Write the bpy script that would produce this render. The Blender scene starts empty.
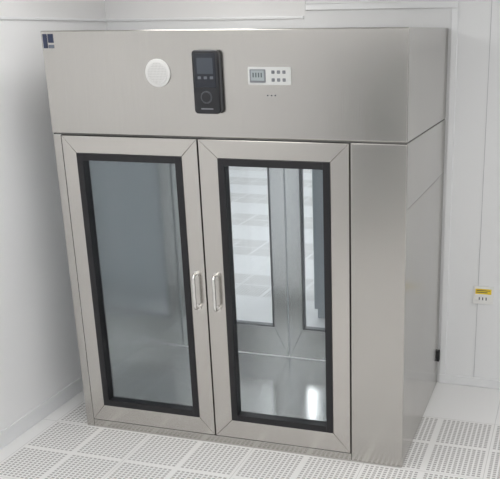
import bpy, bmesh, math
from mathutils import Vector, Matrix
S=bpy.context.scene
C=bpy.context.collection
S.view_settings.view_transform='Standard'

# ---------------- materials ----------------
def newmat(n):
    m=bpy.data.materials.new(n); m.use_nodes=True
    nt=m.node_tree; b=nt.nodes['Principled BSDF']; return m,nt,b
def plain(n,col,rough=.5,metal=0,emit=None,es=0):
    m,nt,b=newmat(n)
    b.inputs['Base Color'].default_value=(*col,1); b.inputs['Roughness'].default_value=rough
    b.inputs['Metallic'].default_value=metal
    if emit: b.inputs['Emission Color'].default_value=(*emit,1); b.inputs['Emission Strength'].default_value=es
    return m
def steel(n,col,rough=.34,brush=(220,220,6),bump=.03,var=.05):
    m,nt,b=newmat(n); L=nt.links
    tc=nt.nodes.new('ShaderNodeTexCoord')
    mp=nt.nodes.new('ShaderNodeMapping'); mp.inputs['Scale'].default_value=brush
    nz=nt.nodes.new('ShaderNodeTexNoise'); nz.inputs['Scale'].default_value=1; nz.inputs['Detail'].default_value=3
    L.new(tc.outputs['Object'],mp.inputs['Vector']); L.new(mp.outputs[0],nz.inputs['Vector'])
    n2=nt.nodes.new('ShaderNodeTexNoise'); n2.inputs['Scale'].default_value=2.0; n2.inputs['Detail'].default_value=1.0
    L.new(tc.outputs['Object'],n2.inputs['Vector'])
    mr=nt.nodes.new('ShaderNodeMapRange')
    mr.inputs['To Min'].default_value=rough-var; mr.inputs['To Max'].default_value=rough+var
    L.new(n2.outputs['Fac'],mr.inputs['Value']); L.new(mr.outputs[0],b.inputs['Roughness'])
    mx=nt.nodes.new('ShaderNodeMix'); mx.data_type='RGBA'
    mx.inputs['A'].default_value=(*[c*.95 for c in col],1); mx.inputs['B'].default_value=(*[min(1,c*1.05) for c in col],1)
    L.new(nz.outputs['Fac'],mx.inputs['Factor']); L.new(mx.outputs['Result'],b.inputs['Base Color'])
    bp=nt.nodes.new('ShaderNodeBump'); bp.inputs['Strength'].default_value=bump; bp.inputs['Distance'].default_value=.002
    L.new(nz.outputs['Fac'],bp.inputs['Height']); L.new(bp.outputs[0],b.inputs['Normal'])
    b.inputs['Metallic'].default_value=1
    return m
def wallmat(n,col,rough=.45):
    m,nt,b=newmat(n); L=nt.links
    tc=nt.nodes.new('ShaderNodeTexCoord'); nz=nt.nodes.new('ShaderNodeTexNoise'); nz.inputs['Scale'].default_value=1.5
    L.new(tc.outputs['Object'],nz.inputs['Vector'])
    mx=nt.nodes.new('ShaderNodeMix'); mx.data_type='RGBA'
    mx.inputs['A'].default_value=(*[c*.98 for c in col],1); mx.inputs['B'].default_value=(*[min(1,c*1.02) for c in col],1)
    L.new(nz.outputs['Fac'],mx.inputs['Factor']); L.new(mx.outputs['Result'],b.inputs['Base Color'])
    b.inputs['Roughness'].default_value=rough
    return m
def floormat(n,col,holecol,perf):
    m,nt,b=newmat(n); L=nt.links
    tc=nt.nodes.new('ShaderNodeTexCoord'); sp=nt.nodes.new('ShaderNodeSeparateXYZ')
    L.new(tc.outputs['Object'],sp.inputs[0])
    def M(op,a,c=None):
        q=nt.nodes.new('ShaderNodeMath'); q.operation=op
        for i,v in enumerate((a,c)):
            if v is None: continue
            if isinstance(v,(int,float)): q.inputs[i].default_value=v
            else: L.new(v,q.inputs[i])
        return q.outputs[0]
    def axis(o,off,n,duty):
        u=M('FRACT',M('DIVIDE',M('ADD',o,off),.6))
        seam=M('GREATER_THAN',M('ABSOLUTE',M('SUBTRACT',u,.5)),.4965)
        v=M('FRACT',M('MULTIPLY',u,2))
        inn=M('LESS_THAN',M('ABSOLUTE',M('SUBTRACT',v,.5)),.46)
        h=M('LESS_THAN',M('ABSOLUTE',M('SUBTRACT',M('FRACT',M('MULTIPLY',M('SUBTRACT',v,.04),n/.92)),.5)),duty/2)
        return seam,M('MULTIPLY',inn,h)
    sx,hx=axis(sp.outputs[0],60.2,11,.62); sy,hy=axis(sp.outputs[1],60.0,14,.6)
    seam=M('MAXIMUM',sx,sy)
    mx=nt.nodes.new('ShaderNodeMix'); mx.data_type='RGBA'
    mx.inputs['A'].default_value=(*col,1); mx.inputs['B'].default_value=(*holecol,1)
    fac=M('MULTIPLY',seam,.5)
    if perf: fac=M('MAXIMUM',fac,M('MULTIPLY',hx,hy))
    L.new(fac,mx.inputs['Factor']); L.new(mx.outputs['Result'],b.inputs['Base Color'])
    b.inputs['Roughness'].default_value=.4
    return m
def glassmat(n,tint,refl):
    m=bpy.data.materials.new(n); m.use_nodes=True; nt=m.node_tree; nt.nodes.clear(); L=nt.links
    o=nt.nodes.new('ShaderNodeOutputMaterial'); t=nt.nodes.new('ShaderNodeBsdfTransparent'); t.inputs[0].default_value=(*tint,1)
    g=nt.nodes.new('ShaderNodeBsdfGlossy'); g.inputs['Roughness'].default_value=.02; g.inputs['Color'].default_value=(.95,.98,1,1)
    lw=nt.nodes.new('ShaderNodeFresnel'); lw.inputs['IOR'].default_value=1.45
    ml=nt.nodes.new('ShaderNodeMath'); ml.operation='MULTIPLY'; ml.inputs[1].default_value=refl
    L.new(lw.outputs[0],ml.inputs[0])
    mx=nt.nodes.new('ShaderNodeMixShader'); L.new(ml.outputs[0],mx.inputs[0]); L.new(t.outputs[0],mx.inputs[1]); L.new(g.outputs[0],mx.inputs[2])
    L.new(mx.outputs[0],o.inputs[0]); return m

M_steel=steel('brushed_steel_body',(.51,.495,.47),.22)
M_door=steel('brushed_steel_door',(.57,.55,.52),.24)
M_in=steel('brushed_steel_interior',(.72,.745,.755),.25,bump=.015,var=.02)
M_infl=steel('polished_steel_floor',(.60,.595,.58),.2,brush=(8,200,200),bump=.02)
M_bar=plain('handle_steel',(.75,.74,.72),.2,1)
M_gap=plain('shadow_gap_rubber',(.10,.10,.095),.7)
M_black=plain('black_gasket',(.006,.006,.008),.4)
M_blackp=plain('black_plastic',(.010,.011,.014),.3)
M_screen=plain('terminal_screen',(.015,.018,.026),.08)
M_grey=plain('grey_plastic',(.18,.19,.21),.4)
M_mark=plain('mark_grey',(.12,.14,.18),.4)
M_white=plain('white_plastic',(.82,.82,.80),.4)
M_panel=plain('control_panel_white',(.58,.59,.58),.4)
M_lcd=plain('lcd_screen',(.12,.14,.15),.2)
M_yel=plain('yellow_label',(.85,.62,.03),.5)
M_blue=plain('label_dark_blue',(.02,.03,.07),.4)
M_wall=wallmat('wall_panel_paint',(.85,.855,.86))
M_wallb=wallmat('wall_back_paint',(.80,.81,.815))
M_alu=plain('aluminium_trim',(.80,.81,.82),.35,.1)
M_seam=plain('panel_seam',(.50,.51,.52),.6)
M_sseam=plain('steel_seam',(.25,.24,.23),.5,.6)
M_ceil=wallmat('ceiling_paint',(.84,.84,.84))
M_fl=floormat('floor_tile_plain',(.78,.78,.775),(.4,.4,.4),False)
M_fp=floormat('floor_tile_perforated',(.78,.775,.765),(.36,.35,.34),True)
M_glass=glassmat('door_glass',(.95,.96,.965),1.0)
M_lamp=plain('lamp_panel',(1,1,1),.5,0,(1,.99,.98),4.7)
M_lamp2=plain('lamp_panel_bright',(1,1,1),.5,0,(.95,.98,1),8.5)
M_lock=plain('locker_paint',(.42,.46,.49),.35,.2)
M_dgrey=plain('added_panel_grey',(.30,.31,.32),.4)
M_addwin=plain('added_window_glass',(.05,.06,.07),.1)

# ---------------- helpers ----------------
def empty(n,loc=(0,0,0)):
    e=bpy.data.objects.new(n,None); e.location=loc; e.empty_display_size=.1; C.objects.link(e); return e
def finish(me,n,mats,parent,bevel=0,seg=2,smooth=False):
    o=bpy.data.objects.new(n,me); C.objects.link(o)
    for m in (mats if isinstance(mats,(list,tuple)) else [mats]): me.materials.append(m)
    if bevel:
        b=o.modifiers.new('bevel','BEVEL'); b.width=bevel; b.segments=seg; b.limit_method='ANGLE'
    if smooth:
        for p in me.polygons: p.use_smooth=True
    if parent:
        o.parent=parent; o.matrix_parent_inverse=Matrix.Translation(-Vector(parent.location))
    return o
def boxes(n,lst,mats,parent=None,bevel=0,seg=2):
    bm=bmesh.new()
    for t in lst:
        x0,x1,y0,y1,z0,z1=t[:6]; mi=t[6] if len(t)>6 else 0
        vs=[bm.verts.new((x,y,z)) for x in (x0,x1) for y in (y0,y1) for z in (z0,z1)]
        for f in ((0,1,3,2),(4,6,7,5),(0,4,5,1),(2,3,7,6),(0,2,6,4),(1,5,7,3)):
            fc=bm.faces.new([vs[i] for i in f]); fc.material_index=mi
    bmesh.ops.recalc_face_normals(bm,faces=bm.faces)
    me=bpy.data.meshes.new(n); bm.to_mesh(me); bm.free()
    return finish(me,n,mats,parent,bevel,seg)
def prism_y(n,polys,y0,y1,mats,parent=None,bevel=0,seg=2):
    bm=bmesh.new()
    for poly in polys:
        a=[bm.verts.new((x,y0,z)) for x,z in poly]; b=[bm.verts.new((x,y1,z)) for x,z in poly]
        bm.faces.new(a); bm.faces.new(b[::-1])
        k=len(poly)
        for i in range(k): bm.faces.new((a[i],a[(i+1)%k],b[(i+1)%k],b[i]))
    bmesh.ops.recalc_face_normals(bm,faces=bm.faces)
    me=bpy.data.meshes.new(n); bm.to_mesh(me); bm.free()
    return finish(me,n,mats,parent,bevel,seg)
def rrect(cx,cz,w,h,r,k=6):
    pts=[]
    for sx,sz,a0 in ((1,1,0),(-1,1,90),(-1,-1,180),(1,-1,270)):
        for i in range(k+1):
            a=math.radians(a0+90*i/k)
            pts.append((cx+sx*(w/2-r)+r*math.cos(a),cz+sz*(h/2-r)+r*math.sin(a)))
    return pts
def circ(cx,cz,r,k=40): return [(cx+r*math.cos(2*math.pi*i/k),cz+r*math.sin(2*math.pi*i/k)) for i in range(k)]
def tube(n,pts,r,mat,parent):
    cu=bpy.data.curves.new(n,'CURVE'); cu.dimensions='3D'; cu.bevel_depth=r; cu.bevel_resolution=5; cu.use_fill_caps=True
    s=cu.splines.new('POLY'); s.points.add(len(pts)-1)
    for p,q in zip(s.points,pts): p.co=(*q,1)
    tmp=bpy.data.objects.new(n,cu); C.objects.link(tmp)
    dg=bpy.context.evaluated_depsgraph_get(); me=bpy.data.meshes.new_from_object(tmp.evaluated_get(dg))
    bpy.data.objects.remove(tmp); me.materials.clear()
    return finish(me,n,mat,parent,smooth=True)

W,D,H=1.797,1.08,2.1
HB=1.618
XM=.786
# ---------------- cabinet ----------------
cab=empty('stainless_steel_pass_through_cabinet',(W/2,D/2,0))
boxes('header',[(0,W,-.006,D,HB,H)],M_steel,cab,.006,3)
boxes('header_shadow_joint',[(.004,W-.004,0,D-.01,HB-.006,HB)],M_gap,cab)
boxes('side_wall_left',[(0,.045,.0,D,.0,HB-.006),(.045,.085,.06,D,.03,HB-.006)],[M_in],cab,.002)
boxes('equipment_column',[(1.534,W,0,D,0,HB-.006)],M_steel,cab,.006,3)
boxes('equipment_column_lining',[(1.485,1.532,.06,D,.03,HB-.006)],M_in,cab)
boxes('front_sill',[(.045,1.534,.0,.06,0,.044)],M_steel,cab,.003)
boxes('interior_floor',[(.085,1.485,.06,D-.05,.03,.085)],M_infl,cab)
boxes('front_corner_post',[(-.0005,.0455,-.001,.05,0.001,HB-.007)],M_steel,cab,.003)
boxes('side_panel_seams',[(W-.002,W+.0006,.02,D-.01,1.3125,1.3155)],M_sseam,cab)
boxes('added_fill_bar',[(.5,1.1,.48,.54,HB-.03,HB-.006)],plain('interior_fill_glow',(1,1,1),.5,0,(.95,.98,1),8.0),cab,.003)  # added glowing bar that brightens the interior, not a known fitting
boxes('cable_grommet',[(W,W+.015,D-.05,D-.02,.16,.23)],M_black,cab,.003)

def door(n,x0,x1,z0,z1,gx0,gx1,gz0,gz1,y0,y1,parent,steelm=M_door,gw=.034,gm=None):
    g=.0012
    P=[[(x0,z1),(x1,z1),(gx1,gz1),(gx0,gz1)],[(x0,z0),(gx0,gz0),(gx1,gz0),(x1,z0)]]
    P2=[[(x0,z0),(x0,z1),(gx0,gz1),(gx0,gz0)],[(x1,z0),(gx1,gz0),(gx1,gz1),(x1,z1)]]
    def shrink(p):
        cx=sum(q[0] for q in p)/4; cz=sum(q[1] for q in p)/4
        return [(q[0]-g*(1 if q[0]>cx else -1)*.5,q[1]-g*(1 if q[1]>cz else -1)*.5) for q in p]
    prism_y(n+'_rails',[shrink(p) for p in P],y0,y1,steelm,parent,.002)
    prism_y(n+'_stiles',[shrink(p) for p in P2],y0,y1,steelm,parent,.002)
    a,b,c,d=gx0,gx1,gz0,gz1
    ya,yb=(y0-.004,y1+.002)
    boxes(n+'_gasket',[(a,a+gw,ya,yb,c,d),(b-gw,b,ya,yb,c,d),(a+gw,b-gw,ya,yb,d-gw,d),(a+gw,b-gw,ya,yb,c,c+gw)],gm or M_black,parent,.0015)
    ym=(y0+y1)/2
    boxes(n+'_glass',[(a+gw-.003,b-gw+.003,ym-.003,ym+.003,c+gw-.003,d-gw+.003)],M_glass,parent)
door('door_left',.049,XM-.003,.048,HB-.01,.125,.698,.142,1.522,-.004,.044,cab)
door('door_right',XM+.003,1.530,.048,HB-.01,.886,1.440,.150,1.520,-.004,.044,cab)
boxes('door_gap_strip',[(XM-.02,XM+.02,.046,.056,.05,HB-.01)],M_gap,cab)
door('rear_door_left',.09,.836,.09,HB-.01,.17,.742,.285,1.55,D-.045,D-.005,cab,M_in,.010,M_grey)
door('rear_door_right',.842,1.482,.09,HB-.01,.935,1.40,.285,1.55,D-.045,D-.005,cab,M_in,.010,M_grey)
def handle(n,x):
    z0,z1=.755,.955; y=-.045
    pts=[(x,-.004,z0+.012)]
    for i in range(7):
        a=math.radians(90*i/6); r=.02
        pts.append((x,y+r-r*math.sin(a),z0+.012+ r-r*math.cos(a)))
    for i in range(7):
        a=math.radians(90*i/6); r=.02
        pts.append((x,y+r-r*math.cos(a),z1-.012-r+r*math.sin(a)))
    pts.append((x,-.004,z1-.012))
    tube(n,pts,.0085,M_bar,cab)
    prism_y(n+'_mounts',[circ(x,z0+.012,.015,20),circ(x,z1-.012,.015,20)],-.010,-.003,M_bar,cab)
handle('handle_left',.738); handle('handle_right',.846)
boxes('maker_mark',[(.012,.034,-.0085,-.006,2.02,2.085,0),(.040,.068,-.0085,-.006,2.045,2.085,0),(.040,.068,-.0085,-.006,2.02,2.036,1)],[M_blue,M_mark],cab)

# ---------------- header fittings ----------------
spk=empty('round_loudspeaker',(.611,-.01,1.908))
M_spk=plain('speaker_rim',(.60,.60,.59),.4)
prism_y('speaker_rim',[circ(.611,1.908,.064,48)],-.013,-.006,M_spk,spk,.003,3)
prism_y('speaker_grille',[circ(.611,1.908,.052,48)],-.0155,-.012,plain('speaker_grille_white',(.56,.56,.55),.5),spk,.002)
dots=[]
for i in range(-6,7):
    for j in range(-6,7):
        x,z=i*.0072,j*.0072
        if math.hypot(x,z)<.046: dots.append(circ(.611+x,1.908+z,.0018,8))
prism_y('speaker_holes',dots,-.0159,-.0153,plain('speaker_holes',(.34,.34,.34),.5),spk)

term=empty('access_control_terminal',(.858,-.02,1.87))
tx,tz=.866,1.870
prism_y('terminal_back',[rrect(tx,tz,.122,.27,.016)],-.022,-.006,M_grey,term,.003)
prism_y('terminal_body',[rrect(tx,tz,.130,.282,.018)],-.040,-.018,M_blackp,term,.006,3)
prism_y('terminal_screen',[rrect(tx,tz+.052,.102,.15,.004)],-.042,-.039,M_screen,term,.001)
prism_y('screen_window',[rrect(tx,tz+.072,.078,.07,.003)],-.0428,-.0418,plain('screen_dim',(.05,.06,.075),.15),term)
prism_y('screen_icons',[rrect(tx+dx,tz+.02,.016,.012,.002) for dx in (-.03,0,.03)],-.0428,-.0418,plain('icon_dim',(.10,.11,.13),.3),term)
prism_y('fingerprint_ring',[circ(tx,tz-.066,.028,32)],-.045,-.039,plain('sensor_ring',(.06,.065,.075),.3),term,.002)
prism_y('fingerprint_sensor',[circ(tx,tz-.066,.022,32)],-.047,-.044,M_blackp,term,.001)
prism_y('status_strip',[rrect(tx,tz-.118,.06,.006,.002)],-.0415,-.039,M_grey,term)

pn=empty('digital_control_panel',(1.164,-.01,1.898))
px,pz=1.164,1.898
prism_y('panel_plate',[rrect(px,pz,.205,.078,.006)],-.011,-.006,M_panel,pn,.001)
prism_y('panel_bezel',[rrect(px-.056,pz,.076,.058,.003)],-.013,-.010,M_grey,pn,.001)
prism_y('lcd',[rrect(px-.056,pz+.002,.062,.044,.002)],-.0145,-.012,plain('lcd_glass',(.33,.37,.38),.2),pn)
prism_y('lcd_digits',[rrect(px-.076+i*.013,pz+.004,.006,.02,.001) for i in range(4)],-.0150,-.0142,M_lcd,pn)
prism_y('panel_buttons',[rrect(px+.018+i*.026,pz+dz,.015,.015,.003) for i in range(3) for dz in (.017,-.017)],-.0135,-.010,M_grey,pn,.001)
prism_y('indicator_dots',[circ(px-.012+i*.018,pz-.085,.0035,12) for i in range(3)],-.009,-.006,M_grey,pn)

# ---------------- room ----------------
XL,XR,YF,YB,ZC=-.3,4.3,-6.0,1.085,2.6
T=.12
boxes('wall_back',[(XL-T,.03,YB,YB+T,0,ZC),(1.50,XR+T,YB,YB+T,0,ZC),(.03,1.50,YB,YB+T,HB-.01,ZC)],M_wallb)
boxes('wall_left',[(XL-T,XL,YF,YB,0,ZC)],M_wall)
boxes('wall_right',[(XR,XR+T,YF,YB,0,ZC)],M_wall)
wf=boxes('wall_front',[(XL-T,XR+T,YF-T,YF,0,ZC)],M_wall)
FX0,FX1,FY1=-6.0,7.0,14.0
boxes('wall_far_room_left',[(FX0-T,FX0,YB+T,FY1,0,ZC)],M_wall)
boxes('wall_far_room_right',[(FX1,FX1+T,YB+T,FY1,0,ZC)],M_wall)
boxes('wall_far_room_end',[(FX0-T,FX1+T,FY1,FY1+T,0,ZC)],M_wall)
boxes('wall_far_room_near',[(FX0-T,XL-T,YB,YB+T,0,ZC),(XR+T,FX1+T,YB,YB+T,0,ZC)],M_wall)
boxes('ceiling',[(FX0-T,FX1+T,YF-T,FY1+T,ZC,ZC+.1)],M_ceil)
boxes('added_door_leaf',[(-.05,.95,YF,YF+.04,0,2.15,0),(.15,.75,YF+.04,YF+.045,1.0,1.9,1)],[M_dgrey,M_addwin],wf,.004)  # unseen grey door, added so the steel front reflects something dark
boxes('added_window_1',[(2.0,3.8,YF,YF+.03,.95,2.1,0),(2.05,3.75,YF+.03,YF+.035,1.0,2.05,1)],[M_alu,M_addwin],None,.003)  # unseen dark pane, added for contrast in the steel reflections
boxes('added_window_2',[(XR-.03,XR,-2.6,.6,.9,2.1,0),(XR-.035,XR-.03,-2.55,.55,.95,2.05,1)],[M_alu,M_dgrey],None,.003)  # unseen grey pane, added to darken what the cabinet side reflects
# coved ceiling junction (left wall and back wall)
prof=[(.43-.43*math.cos(math.radians(a)),2.17+.43*math.sin(math.radians(a))) for a in range(0,91,6)]
bm=bmesh.new()
ra=[bm.verts.new((XL+d,YF,z)) for d,z in prof]; rb=[bm.verts.new((XL+d,YB,z)) for d,z in prof]
for i in range(len(prof)-1): bm.faces.new((ra[i],ra[i+1],rb[i+1],rb[i]))
ra=[bm.verts.new((XL,YB-d,z)) for d,z in prof]; rb=[bm.verts.new((.98,YB-d,z)) for d,z in prof]
for i in range(len(prof)-1): bm.faces.new((ra[i],ra[i+1],rb[i+1],rb[i]))
cap=[bm.verts.new((.98,YB-d,z)) for d,z in prof]+[bm.verts.new((.98,YB,ZC))]
bm.faces.new(cap)
me=bpy.data.meshes.new('trim_cove'); bm.to_mesh(me); bm.free()
cv=finish(me,'trim_cove',M_ceil,None)
for p in me.polygons: p.use_smooth=(len(p.vertices)==4)
# floor as tiles
bm=bmesh.new()
def tile(x0,x1,y0,y1,mi):
    f=bm.faces.new([bm.verts.new(p) for p in ((x0,y0,0),(x1,y0,0),(x1,y1,0),(x0,y1,0))]); f.material_index=mi
i0=int((-6.4)/.6)-1
for i in range(i0,13):
    for j in range(-11,25):
        x0=-.2+.6*i; y0=.6*j; perf=0
        if j<=0 and i>=0: perf=1
        if j>=2 and j%2==0 : perf=1
        tile(x0,x0+.6,y0,y0+.6,perf)
me=bpy.data.meshes.new('floor'); bm.to_mesh(me); bm.free()
finish(me,'floor',[M_fl,M_fp],None)
boxes('baseboard_left',[(XL,XL+.012,YF,YB,0,.09)],M_alu,None,.004)
boxes('baseboard_back',[(W+.01,XR,YB-.012,YB,0,.06)],M_alu,None,.004)
boxes('trim_1',[(W+.012,W+.05,YB-.012,YB,.06,2.2),(.98,W+.05,YB-.012,YB,2.2,2.235)],M_alu,None,.004)
boxes('trim_2',[(XL,.97,YB-.010,YB,2.155,2.17),(XL,XL+.010,-6,YB,2.155,2.17)],M_alu,None,.003)
boxes('trim_4',[(3.2,3.204,YB-.003,YB,.06,ZC),(2.02,2.023,YB-.002,YB,.06,ZC)],M_seam)
ou=empty('wall_socket_plate',(2.05,YB,.594))
prism_y('plate',[rrect(2.055,.594,.118,.108,.008)],YB-.012,YB,M_white,ou,.002)
boxes('warning_label',[(2.008,2.102,YB-.0135,YB-.011,.602,.634)],M_yel,ou)
boxes('socket_slots',[(2.03+i*.02,2.036+i*.02,YB-.0135,YB-.011,.565,.582) for i in range(3)],M_blue,ou)
boxes('label_lines',[(2.015,2.095,YB-.0142,YB-.013,.622,.626),(2.015,2.08,YB-.0142,YB-.013,.611,.615)],M_blue,ou)
lk=empty('steel_locker',(1.0,2.25,0))
boxes('locker_body',[(.70,1.45,2.0,2.45,.08,1.9),(.72,1.43,2.02,2.43,0,.08)],M_lock,lk,.006)
boxes('locker_doors',[(.71,1.073,1.985,2.0,.1,1.88),(1.077,1.44,1.985,2.0,.1,1.88)],M_lock,lk,.004)
boxes('locker_handles',[(1.04,1.052,1.965,1.985,.9,1.05),(1.098,1.11,1.965,1.985,.9,1.05)],M_bar,lk,.003)

def lamp(x,y,mat,w=.3,l=1.2):
    e=empty('ceiling_light_panel',(x,y,ZC))
    boxes('housing',[(x-w-.02,x+w+.02,y-l/2-.02,y+l/2+.02,ZC-.02,ZC)],M_alu,e,.003)
    boxes('diffuser',[(x-w,x+w,y-l/2,y+l/2,ZC-.03,ZC-.018)],mat,e)
for x in (.55,2.0,3.5):
    for y in (-4.9,-3.2,-1.5): lamp(x,y,M_lamp)
lamp(3.2,.1,M_lamp); lamp(.6,-.1,M_lamp)  # second panel is an added fill, lifts the shade on the lower left wall
for x in (-3,-.5,2,4.5):
    for y in (2.8,5.5,8.5,11.5): lamp(x,y,M_lamp2)

w=bpy.data.worlds.new('world'); S.world=w; w.use_nodes=True
w.node_tree.nodes['Background'].inputs[0].default_value=(.8,.85,.9,1); w.node_tree.nodes['Background'].inputs[1].default_value=.3

# ---------------- camera ----------------
PX,PY,F=339,299,803
cam=bpy.data.cameras.new('camera'); co=bpy.data.objects.new('camera',cam); C.objects.link(co)
back=Vector((.264,-.911,.315)).normalized(); right=Vector((.961,.276,-.0086)); right=(right-back*right.dot(back)).normalized()
up=back.cross(right)
R=Matrix((right,up,back)).transposed().to_4x4(); R.translation=Vector((2.492,-3.505,2.081)); co.matrix_world=R
cam.sensor_width=36; cam.sensor_fit='HORIZONTAL'; cam.lens=F/500*36
cam.shift_x=-(PX-250)/500; cam.shift_y=(PY-239.5)/500; cam.clip_start=.05
S.camera=co
